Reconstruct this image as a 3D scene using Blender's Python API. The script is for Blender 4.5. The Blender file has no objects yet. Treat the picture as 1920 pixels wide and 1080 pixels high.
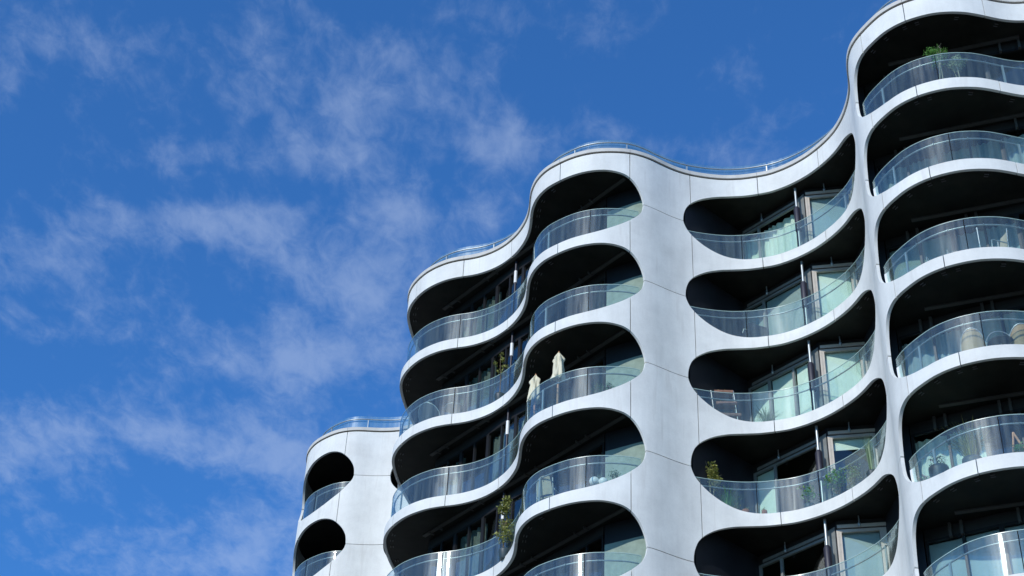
import bpy, math, random
import numpy as np
from mathutils import Vector, Matrix
from mathutils.geometry import tessellate_polygon

random.seed(7)
SC = bpy.context.scene
COL = SC.collection

# ------------------------------------------------------------------ camera, sky, sun, exposure
CAMZ = 1.6
cam_d = bpy.data.cameras.new("camera")
cam = bpy.data.objects.new("camera", cam_d)
COL.objects.link(cam)
R_ = Vector((0.99850861, -0.03478183, 0.04208071))
U_ = Vector((-0.05459452, -0.63614367, 0.76963672))
U_.z = 0.76963672
F_ = Vector((0.0, 0.77078626, 0.63709382))
R_ = Vector((0.99850861, -0.03478183, 0.04208071)).normalized()
U_ = R_.cross(F_).normalized()
m = Matrix(((R_.x, U_.x, -F_.x), (R_.y, U_.y, -F_.y), (R_.z, U_.z, -F_.z))).to_4x4()
m.translation = Vector((0, 0, CAMZ))
cam.matrix_world = m
cam_d.sensor_width = 36.0
cam_d.lens = 3137.3 / 1920 * 36.0
cam_d.clip_end = 4000
SC.camera = cam
SC.render.resolution_x, SC.render.resolution_y = 1024, 576
SC.view_settings.view_transform = 'Standard'
SC.view_settings.look = 'None'
SC.view_settings.gamma = 1.0
SC.view_settings.exposure = 0.0

SUN_EL, SUN_AZ = math.radians(30.0), math.radians(-142.0)      # azimuth from +Y towards +X
sun_vec = Vector((math.sin(SUN_AZ) * math.cos(SUN_EL), math.cos(SUN_AZ) * math.cos(SUN_EL), math.sin(SUN_EL)))
sun_d = bpy.data.lights.new("sun", 'SUN')
sun_d.energy = 3.5
sun_d.angle = math.radians(0.5)
sun_d.color = (1.0, 0.965, 0.91)
sun = bpy.data.objects.new("sun", sun_d)
COL.objects.link(sun)
sun.rotation_euler = (-sun_vec).to_track_quat('-Z', 'Y').to_euler()

W = bpy.data.worlds.new("World")
SC.world = W
W.use_nodes = True
wn, wl = W.node_tree.nodes, W.node_tree.links
wn.clear()


def wnode(t, **k):
    n = wn.new(t)
    for a, b in k.items():
        setattr(n, a, b)
    return n


sky = wnode('ShaderNodeTexSky', sky_type='NISHITA', sun_disc=False)
sky.sun_elevation = SUN_EL
sky.sun_rotation = SUN_AZ
sky.altitude = 0
sky.air_density = 1.0
sky.dust_density = 0.1
sky.ozone_density = 3.0
tc = wnode('ShaderNodeTexCoord')
sep = wnode('ShaderNodeSeparateXYZ')
wl.new(tc.outputs['Generated'], sep.inputs[0])


def wmath(op, a, b=None, c=None, clamp=False):
    n = wnode('ShaderNodeMath', operation=op)
    n.use_clamp = clamp
    for i, v in enumerate((a, b, c)):
        if v is None:
            continue
        if isinstance(v, (int, float)):
            n.inputs[i].default_value = v
        else:
            wl.new(v, n.inputs[i])
    return n.outputs[0]


zc = wmath('MAXIMUM', sep.outputs['Z'], 0.03)
px = wmath('DIVIDE', sep.outputs['X'], zc)
py = wmath('DIVIDE', sep.outputs['Y'], zc)
comb = wnode('ShaderNodeCombineXYZ')                            # where a ray meets the cloud layer
wl.new(px, comb.inputs[0])
wl.new(py, comb.inputs[1])


def wnoise(scale, det, rough, dist=0.0, off=(0, 0, 0), stretch=(1, 1, 1), rot=0.0):
    mp = wnode('ShaderNodeMapping')
    mp.inputs['Location'].default_value = off
    mp.inputs['Scale'].default_value = stretch
    mp.inputs['Rotation'].default_value = (0, 0, rot)
    wl.new(comb.outputs[0], mp.inputs[0])
    n = wnode('ShaderNodeTexNoise')
    n.inputs['Scale'].default_value = scale
    n.inputs['Detail'].default_value = det
    n.inputs['Roughness'].default_value = rough
    n.inputs['Distortion'].default_value = dist
    wl.new(mp.outputs[0], n.inputs['Vector'])
    return n.outputs[0]


n_big = wnoise(5.0, 3, 0.5, 0.2, (3.1, 1.7, 0), (1, .62, 1))
n_mid = wnoise(12.5, 8, 0.60, 0.25, (0.4, 2.2, 0), (1.0, .62, 1))
n_fine = wnoise(48.0, 7, 0.62, 0.5, (5.4, 0.2, 0), (1.0, .62, 1), -0.3)
# banks of thin cloud over the water: (x, y) on the layer, radii, weight
BANKS = [(-0.22, 0.91, .09, .05, .45), (-0.14, .99, .10, .04, .50), (-0.22, 1.055, .09, .022, .72), (-0.36, .98, .09, .08, .45), (-0.10, .955, .05, .03, .3),
         (-0.02, 1.02, .045, .025, .7), (-0.29, 1.135, .09, .022, .85), (-0.09, 1.115, .07, .025, .75), (-0.14, 1.19, .07, .03, .5),
         (-0.44, 1.20, .09, .05, .7), (-0.16, 1.23, .05, .02, .35), (0.155, 1.015, .06, .025, .7), (0.06, .88, .10, .05, .25),
         (-0.23, 1.345, .08, .035, .95), (-0.14, 1.28, .06, .05, .85), (-0.36, 1.49, .11, .05, .8), (-0.53, 1.54, .08, .09, .85),
         (-0.24, 1.44, .06, .035, .4), (-0.42, 1.76, .12, .06, .75), (-0.27, 1.70, .10, .07, .85), (-0.18, 1.55, .06, .07, .4), (-0.27, 1.53, .06, .04, .5), (-.22, 1.17, .10, .03, .45), (-.40, 1.30, .08, .03, .4), (.02, 1.1, .06, .06, .3), (0.22, .95, .05, .04, .35)]
acc = None
for bx_, by_, rx_, ry_, w_ in BANKS:
    dx = wmath('MULTIPLY', wmath('SUBTRACT', px, bx_), 1 / rx_)
    dy = wmath('MULTIPLY', wmath('SUBTRACT', py, by_), 1 / ry_)
    d2 = wmath('ADD', wmath('MULTIPLY', dx, dx), wmath('MULTIPLY', dy, dy))
    g = wmath('MULTIPLY', wmath('POWER', 2.71828, wmath('MULTIPLY', d2, -0.6)), w_)
    acc = g if acc is None else wmath('ADD', acc, g)
n_far = wnoise(1.1, 2, 0.5, 0.2, (7.7, 4.1, 0))                  # unseen random banks elsewhere, added for glass reflections and more cloud light
ahead = wmath('MULTIPLY', wmath('SUBTRACT', py, 0.2), 3.0, clamp=True)
side = wmath('MULTIPLY', wmath('SUBTRACT', 1.1, wmath('ABSOLUTE', px)), 3.0, clamp=True)
inview = wmath('MULTIPLY', ahead, side)
far = wmath('MULTIPLY', wmath('SUBTRACT', 1.0, inview), wmath('MULTIPLY', wmath('SUBTRACT', n_far, 0.3), 2.6))
bank = wmath('MINIMUM', wmath('ADD', acc, far), 1.15)
dens = wmath('ADD', wmath('MULTIPLY', bank, 0.62), wmath('MULTIPLY', wmath('SUBTRACT', n_big, 0.5), 0.55))
dens = wmath('ADD', dens, wmath('MULTIPLY', wmath('SUBTRACT', n_mid, 0.5), 1.55))
dens = wmath('ADD', dens, wmath('MULTIPLY', wmath('SUBTRACT', n_fine, 0.5), 0.75))
dens = wmath('ADD', dens, -0.03)
mr = wnode('ShaderNodeMapRange', interpolation_type='SMOOTHSTEP')
wl.new(dens, mr.inputs['Value'])
mr.inputs['From Min'].default_value = 0.08
mr.inputs['From Max'].default_value = 0.90
mr.inputs['To Min'].default_value = 0.0
mr.inputs['To Max'].default_value = 0.34
tint = wnode('ShaderNodeMix', data_type='RGBA', blend_type='MULTIPLY')
tint.inputs[0].default_value = 1.0
wl.new(sky.outputs[0], tint.inputs[6])
tint.inputs[7].default_value = (0.42, 0.99, 1.58, 1)
mixc = wnode('ShaderNodeMix', data_type='RGBA')
wl.new(mr.outputs[0], mixc.inputs[0])
wl.new(tint.outputs[2], mixc.inputs[6])
mixc.inputs[7].default_value = (4.3, 5.2, 6.9, 1)               # sunlit thin cloud, same units as the sky
bg = wnode('ShaderNodeBackground')
bg.inputs['Strength'].default_value = 0.13
wo = wnode('ShaderNodeOutputWorld')
wl.new(mixc.outputs[2], bg.inputs[0])
wl.new(bg.outputs[0], wo.inputs[0])

# ------------------------------------------------------------------ materials
MATS = {}


def nodes_of(name):
    m_ = bpy.data.materials.new(name)
    m_.use_nodes = True
    MATS[name] = m_
    return m_, m_.node_tree.nodes, m_.node_tree.links, m_.node_tree.nodes['Principled BSDF']


def mat(name, col, rough=0.6, metal=0.0, spec=0.5, var=0.12, scale=6.0, bump=0.0, emis=None):
    m_, n, l, b = nodes_of(name)
    b.inputs['Roughness'].default_value = rough
    b.inputs['Metallic'].default_value = metal
    b.inputs['Specular IOR Level'].default_value = spec
    t = n.new('ShaderNodeTexCoord')
    no = n.new('ShaderNodeTexNoise')
    no.inputs['Scale'].default_value = scale
    no.inputs['Detail'].default_value = 6
    no.inputs['Roughness'].default_value = 0.6
    l.new(t.outputs['Object'], no.inputs['Vector'])
    r = n.new('ShaderNodeValToRGB')
    r.color_ramp.elements[0].position = 0.3
    r.color_ramp.elements[1].position = 0.72
    r.color_ramp.elements[0].color = (*[c * (1 - var) for c in col], 1)
    r.color_ramp.elements[1].color = (*[min(1, c * (1 + var)) for c in col], 1)
    l.new(no.outputs[0], r.inputs[0])
    l.new(r.outputs[0], b.inputs['Base Color'])
    if bump:
        bp = n.new('ShaderNodeBump')
        bp.inputs['Strength'].default_value = bump
        bp.inputs['Distance'].default_value = 0.01
        l.new(no.outputs[0], bp.inputs['Height'])
        l.new(bp.outputs[0], b.inputs['Normal'])
    return m_


def facade_material():
    m_, n, l, b = nodes_of('coated_panel')
    t = n.new('ShaderNodeTexCoord')
    geo = n.new('ShaderNodeNewGeometry')
    oi = n.new('ShaderNodeObjectInfo')
    # cloudy weathering of the coating (world space, so it does not repeat from storey to storey)
    n1 = n.new('ShaderNodeTexNoise'); n1.inputs['Scale'].default_value = 0.9; n1.inputs['Detail'].default_value = 7
    n1.inputs['Roughness'].default_value = 0.62
    l.new(geo.outputs['Position'], n1.inputs['Vector'])
    mp = n.new('ShaderNodeMapping'); mp.inputs['Scale'].default_value = (1, 1, 0.10)
    l.new(geo.outputs['Position'], mp.inputs[0])
    n2 = n.new('ShaderNodeTexNoise'); n2.inputs['Scale'].default_value = 5.0; n2.inputs['Detail'].default_value = 6
    l.new(mp.outputs[0], n2.inputs['Vector'])
    n3 = n.new('ShaderNodeTexNoise'); n3.inputs['Scale'].default_value = 22.0; n3.inputs['Detail'].default_value = 5
    n3.inputs['Roughness'].default_value = 0.7
    l.new(geo.outputs['Position'], n3.inputs['Vector'])

    def mth(op, a, b_):
        x = n.new('ShaderNodeMath'); x.operation = op
        for i, v in enumerate((a, b_)):
            if isinstance(v, (int, float)):
                x.inputs[i].default_value = v
            else:
                l.new(v, x.inputs[i])
        return x.outputs[0]
    s = mth('MULTIPLY', mth('SUBTRACT', n1.outputs[0], 0.5), 0.58)
    s = mth('ADD', s, mth('MULTIPLY', mth('SUBTRACT', n2.outputs[0], 0.5), 0.20))
    s = mth('ADD', s, mth('MULTIPLY', mth('SUBTRACT', n3.outputs[0], 0.5), 0.17))
    s = mth('ADD', s, mth('MULTIPLY', mth('SUBTRACT', oi.outputs['Random'], 0.5), 0.07))
    s = mth('ADD', s, 1.0)
    mx = n.new('ShaderNodeMix'); mx.data_type = 'RGBA'; mx.blend_type = 'MULTIPLY'
    mx.inputs[0].default_value = 1.0
    mx.inputs[6].default_value = (0.675, 0.680, 0.640, 1)
    cb = n.new('ShaderNodeCombineColor')
    for i in range(3):
        l.new(s, cb.inputs[i])
    l.new(cb.outputs[0], mx.inputs[7])
    # rare dirty runs
    st = n.new('ShaderNodeValToRGB')
    st.color_ramp.elements[0].position = 0.58; st.color_ramp.elements[0].color = (0, 0, 0, 1)
    st.color_ramp.elements[1].position = 0.74; st.color_ramp.elements[1].color = (1, 1, 1, 1)
    l.new(n2.outputs[0], st.inputs[0])
    mx2 = n.new('ShaderNodeMix'); mx2.data_type = 'RGBA'
    l.new(mth('MULTIPLY', st.outputs[0], 0.35), mx2.inputs[0])
    l.new(mx.outputs[2], mx2.inputs[6])
    mx2.inputs[7].default_value = (0.42, 0.40, 0.36, 1)
    l.new(mx2.outputs[2], b.inputs['Base Color'])
    rr = mth('ADD', mth('MULTIPLY', n1.outputs[0], 0.2), 0.45)
    l.new(rr, b.inputs['Roughness'])
    b.inputs['Specular IOR Level'].default_value = 0.22
    bp = n.new('ShaderNodeBump'); bp.inputs['Strength'].default_value = 0.25; bp.inputs['Distance'].default_value = 0.02
    l.new(n1.outputs[0], bp.inputs['Height'])
    l.new(bp.outputs[0], b.inputs['Normal'])
    return m_


def glass_material(name, tintc, rough, wob=0.0, ior=1.5, gloss=(1, 1, 1), haze=0.0):
    """clear pane: fresnel reflection over tinted see-through; wob = faint vertical waviness of bent glass"""
    m_, n, l, b = nodes_of(name)
    n.remove(b)
    out = n['Material Output']
    tr = n.new('ShaderNodeBsdfTransparent'); tr.inputs[0].default_value = (*tintc, 1)
    gl = n.new('ShaderNodeBsdfGlossy'); gl.inputs['Roughness'].default_value = rough
    gl.inputs['Color'].default_value = (*gloss, 1)
    lw = n.new('ShaderNodeLayerWeight'); lw.inputs['Blend'].default_value = 0.5
    pw = n.new('ShaderNodeMath'); pw.operation = 'POWER'; pw.inputs[1].default_value = 4.2
    l.new(lw.outputs['Facing'], pw.inputs[0])
    r0 = ((ior - 1) / (ior + 1)) ** 2
    fr = n.new('ShaderNodeMath'); fr.operation = 'MULTIPLY_ADD'
    l.new(pw.outputs[0], fr.inputs[0]); fr.inputs[1].default_value = 1 - r0; fr.inputs[2].default_value = r0
    mx = n.new('ShaderNodeMixShader')
    if wob:
        geo = n.new('ShaderNodeNewGeometry')
        mp = n.new('ShaderNodeMapping'); mp.inputs['Scale'].default_value = (1, 1, 0.04)
        l.new(geo.outputs['Position'], mp.inputs[0])
        no = n.new('ShaderNodeTexNoise'); no.inputs['Scale'].default_value = 3.5; no.inputs['Detail'].default_value = 3
        l.new(mp.outputs[0], no.inputs['Vector'])
        bp = n.new('ShaderNodeBump'); bp.inputs['Strength'].default_value = 1.0; bp.inputs['Distance'].default_value = wob
        l.new(no.outputs[0], bp.inputs['Height'])
        l.new(bp.outputs[0], gl.inputs['Normal'])
        l.new(bp.outputs[0], lw.inputs['Normal'])
    l.new(fr.outputs[0], mx.inputs[0])
    l.new(tr.outputs[0], mx.inputs[1])
    l.new(gl.outputs[0], mx.inputs[2])
    if haze:
        g2 = n.new('ShaderNodeBsdfGlossy'); g2.inputs['Roughness'].default_value = 0.36
        g2.inputs['Color'].default_value = (1, 1, 1, 1)
        df = n.new('ShaderNodeBsdfDiffuse'); df.inputs[0].default_value = (0.66, 0.78, 0.70, 1)
        ad = n.new('ShaderNodeMixShader'); ad.inputs[0].default_value = 0.22
        l.new(df.outputs[0], ad.inputs[1]); l.new(g2.outputs[0], ad.inputs[2])
        ge = n.new('ShaderNodeNewGeometry')
        mp2 = n.new('ShaderNodeMapping'); mp2.inputs['Scale'].default_value = (1, 1, 0.06)
        l.new(ge.outputs['Position'], mp2.inputs[0])
        nz = n.new('ShaderNodeTexNoise'); nz.inputs['Scale'].default_value = 7.0; nz.inputs['Detail'].default_value = 5
        nz.inputs['Roughness'].default_value = 0.65
        l.new(mp2.outputs[0], nz.inputs['Vector'])
        mrr = n.new('ShaderNodeMapRange')
        l.new(nz.outputs[0], mrr.inputs['Value'])
        mrr.inputs['From Min'].default_value = 0.35; mrr.inputs['From Max'].default_value = 0.75
        mrr.inputs['To Min'].default_value = haze * 0.35; mrr.inputs['To Max'].default_value = haze * 2.2
        m2 = n.new('ShaderNodeMixShader')
        l.new(mrr.outputs[0], m2.inputs[0]); l.new(mx.outputs[0], m2.inputs[1]); l.new(ad.outputs[0], m2.inputs[2])
        l.new(m2.outputs[0], out.inputs['Surface'])
    else:
        l.new(mx.outputs[0], out.inputs['Surface'])
    return m_


M = {}
M['panel'] = facade_material()
M['coping'] = mat('pale_stone_coping', (0.52, 0.505, 0.46), 0.7, var=0.12, scale=3)
M['soffit'] = mat('black_soffit_board', (0.010, 0.010, 0.0075), 0.6, spec=0.2, var=0.85, scale=1.2, bump=0.2)  # blotchy tone stands in for faint warm-green reflections on the black board
M['slab'] = mat('grey_balcony_floor', (0.16, 0.16, 0.155), 0.8, var=0.2)
M['wall'] = mat('dark_navy_wall_cladding', (0.011, 0.013, 0.017), 0.5, spec=0.3, var=0.3, scale=2)
M['fascia'] = mat('dark_fascia_metal', (0.022, 0.022, 0.022), 0.4, spec=0.5)
M['darkframe'] = mat('dark_window_frame', (0.012, 0.012, 0.013), 0.45, spec=0.3)
M['greyframe'] = mat('grey_window_frame', (0.20, 0.215, 0.205), 0.45)
M['beigeframe'] = mat('beige_window_frame', (0.50, 0.45, 0.38), 0.5, var=0.08)
M['steel'] = mat('brushed_steel', (0.36, 0.40, 0.41), 0.42, metal=0.6, var=0.08)
M['flat'] = mat('galvanised_post', (0.42, 0.47, 0.47), 0.4, metal=0.5, var=0.08)
M['seal'] = mat('black_rubber_seal', (0.008, 0.010, 0.014), 0.8, spec=0.1)
M['railglass'] = glass_material('curved_rail_glass', (0.90, 0.96, 0.945), 0.03, wob=0.004, ior=1.56, gloss=(.84, .97, .98), haze=0.030)
M['roofglass'] = glass_material('teal_roof_glass', (0.80, 0.93, 0.92), 0.05, wob=0.004, ior=1.56, haze=0.05)
M['edge'] = mat('polished_glass_edge', (0.36, 0.50, 0.46), 0.3, var=0.1)
M['winglass'] = glass_material('window_glass', (0.91, 0.965, 0.94), 0.004, ior=1.5)
M['green_wall'] = mat('pale_green_wall', (0.24, 0.31, 0.26), 0.8, spec=0.1, var=0.15)
M['curtain_sage'] = mat('sage_curtain', (0.24, 0.29, 0.26), 0.9, var=0.08, scale=10)
M['curtain_dark'] = mat('charcoal_curtain', (0.095, 0.115, 0.105), 0.9, var=0.3, scale=10)
M['room'] = mat('room_wall_paint', (0.25, 0.24, 0.21), 0.8)
M['curtain_white'] = mat('white_curtain', (0.72, 0.76, 0.68), 0.9, var=0.06, scale=10)
M['curtain_cream'] = mat('cream_curtain', (0.70, 0.68, 0.56), 0.9, var=0.08, scale=10)
M['curtain_grey'] = mat('grey_curtain', (0.33, 0.37, 0.38), 0.9, var=0.08, scale=10)
M['blind'] = mat('blue_grey_roller_blind', (0.36, 0.42, 0.45), 0.8, var=0.04)
M['mint'] = mat('pale_green_roller_blind', (0.76, 0.81, 0.75), 0.8, var=0.05)
M['sleeve'] = mat('dark_pipe_sleeve', (0.018, 0.018, 0.03), 0.5)
M['cream'] = mat('cream_canvas', (0.66, 0.62, 0.46), 0.85, var=0.08, bump=0.3)
M['wood'] = mat('brown_wood', (0.46, 0.25, 0.13), 0.6, var=0.25, scale=14)
M['darkwood'] = mat('dark_reddish_wood', (0.22, 0.11, 0.07), 0.6, var=0.25, scale=14)
M['wicker'] = mat('tan_wicker', (0.34, 0.23, 0.11), 0.75, var=0.3, scale=60, bump=0.5)
M['beigefab'] = mat('beige_cushion_fabric', (0.40, 0.36, 0.26), 0.85)
M['greyfab'] = mat('dark_grey_cover', (0.035, 0.045, 0.055), 0.7)
M['terracotta'] = mat('terracotta', (0.34, 0.13, 0.06), 0.8, var=0.15)
M['darkpot'] = mat('dark_planter', (0.03, 0.05, 0.06), 0.5)
M['whiteball'] = mat('white_globe_lamp', (0.8, 0.8, 0.78), 0.4, var=0.03)
M['bark'] = mat('plant_bark', (0.16, 0.12, 0.075), 0.85, var=0.3, scale=20)
M['palebark'] = mat('pale_plant_stem', (0.34, 0.32, 0.22), 0.8, var=0.2, scale=20)
M['soil'] = mat('potting_soil', (0.03, 0.02, 0.012), 0.95)
M['white'] = mat('white_enamel', (0.72, 0.72, 0.70), 0.4, var=0.04)


def leafmat(name, c, c2):
    m_, n, l, b = nodes_of(name)
    b.inputs['Roughness'].default_value = 0.55
    geo = n.new('ShaderNodeNewGeometry')
    r = n.new('ShaderNodeValToRGB')
    r.color_ramp.elements[0].color = (*c, 1)
    r.color_ramp.elements[1].color = (*c2, 1)
    l.new(geo.outputs['Random Per Island'], r.inputs[0])
    l.new(r.outputs[0], b.inputs['Base Color'])
    tl = n.new('ShaderNodeBsdfTranslucent')
    l.new(r.outputs[0], tl.inputs[0])
    mx = n.new('ShaderNodeMixShader'); mx.inputs[0].default_value = 0.3
    l.new(b.outputs[0], mx.inputs[1]); l.new(tl.outputs[0], mx.inputs[2])
    l.new(mx.outputs[0], n['Material Output'].inputs['Surface'])
    return m_


M['leaf'] = leafmat('green_leaf', (0.045, 0.11, 0.025), (0.13, 0.22, 0.05))
M['leaf_yellow'] = leafmat('yellow_green_leaf', (0.12, 0.15, 0.025), (0.36, 0.36, 0.09))
M['leaf_bright'] = leafmat('bright_green_leaf', (0.07, 0.22, 0.03), (0.20, 0.42, 0.08))
M['leaf_grey'] = leafmat('grey_green_leaf', (0.14, 0.23, 0.12), (0.34, 0.46, 0.26))
M['leaf_pale'] = leafmat('pale_green_leaf', (0.20, 0.30, 0.14), (0.42, 0.52, 0.30))
M['petal'] = leafmat('pink_petal', (0.40, 0.10, 0.18), (0.62, 0.30, 0.38))

# ------------------------------------------------------------------ helpers


class MB:
    def __init__(s):
        s.v, s.f, s.sm = [], [], []

    def add(s, vs, fs, smooth=False):
        o = len(s.v)
        s.v += [tuple(q) for q in vs]
        s.f += [tuple(i + o for i in f) for f in fs]
        s.sm += [smooth] * len(fs)

    def box(s, c, dx, dy, dz, ax=None):
        """box about c; ax = (x-axis, y-axis) unit 2-D vectors in plan, z up"""
        ax = ax or (Vector((1, 0, 0)), Vector((0, 1, 0)))
        X, Y = Vector((*ax[0][:2], 0)), Vector((*ax[1][:2], 0))
        c = Vector(c)
        vs = [c + X * (dx / 2 * a) + Y * (dy / 2 * b_) + Vector((0, 0, dz / 2 * k)) for a in (-1, 1) for b_ in (-1, 1) for k in (-1, 1)]
        s.add(vs, [(0, 1, 3, 2), (4, 6, 7, 5), (0, 4, 5, 1), (2, 3, 7, 6), (0, 2, 6, 4), (1, 5, 7, 3)])

    def tube(s, pts, r, n=8, caps=True):
        pts = [Vector(p) for p in pts]
        rr = r if isinstance(r, (list, tuple)) else [r] * len(pts)
        rings = []
        for i, p in enumerate(pts):
            t = (pts[min(i + 1, len(pts) - 1)] - pts[max(i - 1, 0)]).normalized()
            a = t.cross(Vector((0, 0, 1)))
            if a.length < 1e-3:
                a = Vector((1, 0, 0))
            a.normalize()
            b_ = t.cross(a).normalized()
            rings.append([p + (a * math.cos(2 * math.pi * k / n) + b_ * math.sin(2 * math.pi * k / n)) * rr[i] for k in range(n)])
        vs = [v for r_ in rings for v in r_]
        fs = [(i * n + k, i * n + (k + 1) % n, (i + 1) * n + (k + 1) % n, (i + 1) * n + k) for i in range(len(pts) - 1) for k in range(n)]
        s.add(vs, fs, True)
        if caps:
            s.add(rings[0], [tuple(range(n))]); s.add(rings[-1], [tuple(reversed(range(n)))])

    def lathe(s, c, prof, n=16, wob=None):
        c = Vector(c)
        vs, fs = [], []
        for i, (r, z) in enumerate(prof):
            for k in range(n):
                a = 2 * math.pi * k / n
                q = r * (wob(i, a) if wob else 1)
                vs.append(c + Vector((q * math.cos(a), q * math.sin(a), z)))
        for i in range(len(prof) - 1):
            for k in range(n):
                fs.append((i * n + k, i * n + (k + 1) % n, (i + 1) * n + (k + 1) % n, (i + 1) * n + k))
        s.add(vs, fs, True)
        s.add(vs[:n], [tuple(reversed(range(n)))]); s.add(vs[-n:], [tuple(range(n))])

    def mesh(s, name, material):
        me = bpy.data.meshes.new(name)
        me.from_pydata([tuple(v) for v in s.v], [], s.f)
        me.materials.append(material)
        me.polygons.foreach_set('use_smooth', s.sm)
        me.update()
        return me

    def build(s, name, material, parent=None, loc=None):
        return link(name, s.mesh(name, material), parent, loc)


def link(name, me, parent=None, loc=None):
    o = bpy.data.objects.new(name, me)
    COL.objects.link(o)
    if parent:
        o.parent = parent
    if loc:
        o.location = loc
    return o


def tag(o, label, cat, group=None):
    o['label'] = label
    o['category'] = cat
    if group:
        o['group'] = group
    return o


def thing(name, label, cat, loc=(0, 0, 0), rz=0, group=None):
    o = bpy.data.objects.new(name, None)
    COL.objects.link(o)
    o.location = loc
    o.rotation_euler = (0, 0, rz)
    return tag(o, label, cat, group)


def structure(o):
    o['kind'] = 'structure'
    return o


# ------------------------------------------------------------------ ground and water (below the frame)
g = MB()
g.add([(-1500, -1500, 0), (1500, -1500, 0), (1500, 1500, 0), (-1500, 1500, 0)], [(0, 1, 2, 3)])
structure(g.build('ground', mat('asphalt_ground', (0.055, 0.055, 0.055), 0.85, var=0.2, scale=0.5)))
g = MB()
g.add([(-60, -12, .004), (60, -12, .004), (60, 22, .004), (-60, 22, .004)], [(0, 1, 2, 3)])
structure(g.build('quay_paving', mat('quay_paving', (0.10, 0.095, 0.088), 0.8, var=0.25, scale=0.8)))

# ------------------------------------------------------------------ the wavy plan of the facade (metres, camera at 0,0)
PLAN = np.array([(-6.6, 61.5), (-6.8, 59.8), (-7.1, 58.4), (-7.45, 57.2), (-7.65, 56.5), (-7.73, 56.0), (-7.72, 55.6), (-7.67, 55.25), (-7.55, 54.9), (-7.35, 54.52), (-7.1, 54.21), (-6.85, 53.97), (-6.64, 53.79), (-6.38, 53.61), (-6.08, 53.48), (-5.8, 53.41), (-5.48, 53.38), (-5.19, 53.38), (-4.91, 53.38), (-4.62, 53.36), (-4.34, 53.32), (-4.0, 53.24), (-3.5, 53.0), (-3.0, 52.6), (-2.65, 52.05), (-2.45, 51.4), (-2.4, 50.6), (-2.5, 49.8), (-2.68, 49.0), (-2.9, 48.2), (-3.12, 47.5), (-3.28, 46.95), (-3.42, 46.4), (-3.50, 45.95), (-3.56, 45.5), (-3.57, 45.1), (-3.50, 44.75), (-3.38, 44.42), (-3.18, 44.06), (-2.92, 43.7), (-2.6, 43.40), (-2.22, 43.13), (-1.8, 42.95), (-1.4, 42.84), (-1.1, 42.71), (-0.75, 42.49), (-0.45, 42.24), (-0.18, 41.93), (0.08, 41.53), (0.27, 41.1), (0.4, 40.65), (0.45, 40.2), (0.45, 39.75), (0.47, 39.4), (0.56, 39.0), (0.7, 38.67), (0.93, 38.33), (1.25, 38.04), (1.6, 37.77), (1.95, 37.58), (2.35, 37.44), (2.72, 37.38), (3.09, 37.36), (3.42, 37.37), (3.74, 37.45), (4.08, 37.58), (4.42, 37.78), (4.82, 38.0), (5.16, 38.14), (5.45, 38.22), (5.8, 38.28), (6.2, 38.32), (6.6, 38.32), (7.09, 38.25), (7.52, 38.12), (7.9, 37.98), (8.3, 37.71), (8.6, 37.45), (8.9, 37.13), (9.17, 36.75), (9.4, 36.35), (9.57, 35.95), (9.68, 35.5), (9.73, 35.1), (9.74, 34.7), (9.71, 34.25), (9.64, 33.93), (9.54, 33.6), (9.47, 33.32), (9.42, 33.04), (9.4, 32.75), (9.43, 32.45), (9.55, 32.08), (9.75, 31.67), (9.97, 31.29), (10.23, 31.0), (10.54, 30.76), (10.9, 30.57), (11.27, 30.43), (11.7, 30.36), (12.1, 30.35), (12.5, 30.41), (12.87, 30.49), (13.2, 30.55), (13.55, 30.57), (13.87, 30.53), (14.3, 30.42), (14.8, 30.2), (15.35, 29.8), (15.8, 29.2), (16.0, 28.4), (16.0, 27.5)])


def smooth_plan(P, ds=.02, sig=.14):
    L = np.r_[0, np.cumsum(np.hypot(*np.diff(P, axis=0).T))]
    t = np.linspace(0, L[-1], int(L[-1] / ds))
    Q = np.stack([np.interp(t, L, P[:, i]) for i in (0, 1)], 1)
    w = int(3 * sig / ds)
    k = np.exp(-.5 * (np.arange(-w, w + 1) * ds / sig) ** 2)
    k /= k.sum()
    E_ = np.pad(Q, ((w, w), (0, 0)), mode='reflect', reflect_type='odd')
    Q = np.stack([np.convolve(E_[:, i], k, 'valid') for i in (0, 1)], 1)
    return Q, np.r_[0, np.cumsum(np.hypot(*np.diff(Q, axis=0).T))]


Q, SS = smooth_plan(PLAN)
_sig = 12
TT = np.gradient(Q, axis=0)
_k = np.ones(2 * _sig + 1) / (2 * _sig + 1)
TT = np.stack([np.convolve(np.pad(TT[:, i], _sig, mode='edge'), _k, 'valid') for i in (0, 1)], 1)
TT /= np.hypot(*TT.T)[:, None]
NN = np.stack([-TT[:, 1], TT[:, 0]], 1)          # points into the building


def P2(s, d=0.0):
    x = np.interp(s, SS, Q[:, 0]) + d * np.interp(s, SS, NN[:, 0])
    y = np.interp(s, SS, Q[:, 1]) + d * np.interp(s, SS, NN[:, 1])
    return float(x), float(y)


def P3(s, d, z):
    return (*P2(s, d), z)


def frame_at(s):
    t = Vector((float(np.interp(s, SS, TT[:, 0])), float(np.interp(s, SS, TT[:, 1])), 0)).normalized()
    return t, Vector((-t.y, t.x, 0))


Z0 = 35.865 + CAMZ         # underside of the roof band = head of the topmost opening
H = 3.0
ZJ = -1.3                  # height of the horizontal panel joint in each storey
ZS = -2.63                 # top of the slab band
NST = 12                   # storeys of openings (0 = top); the last reaches the ground

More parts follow.
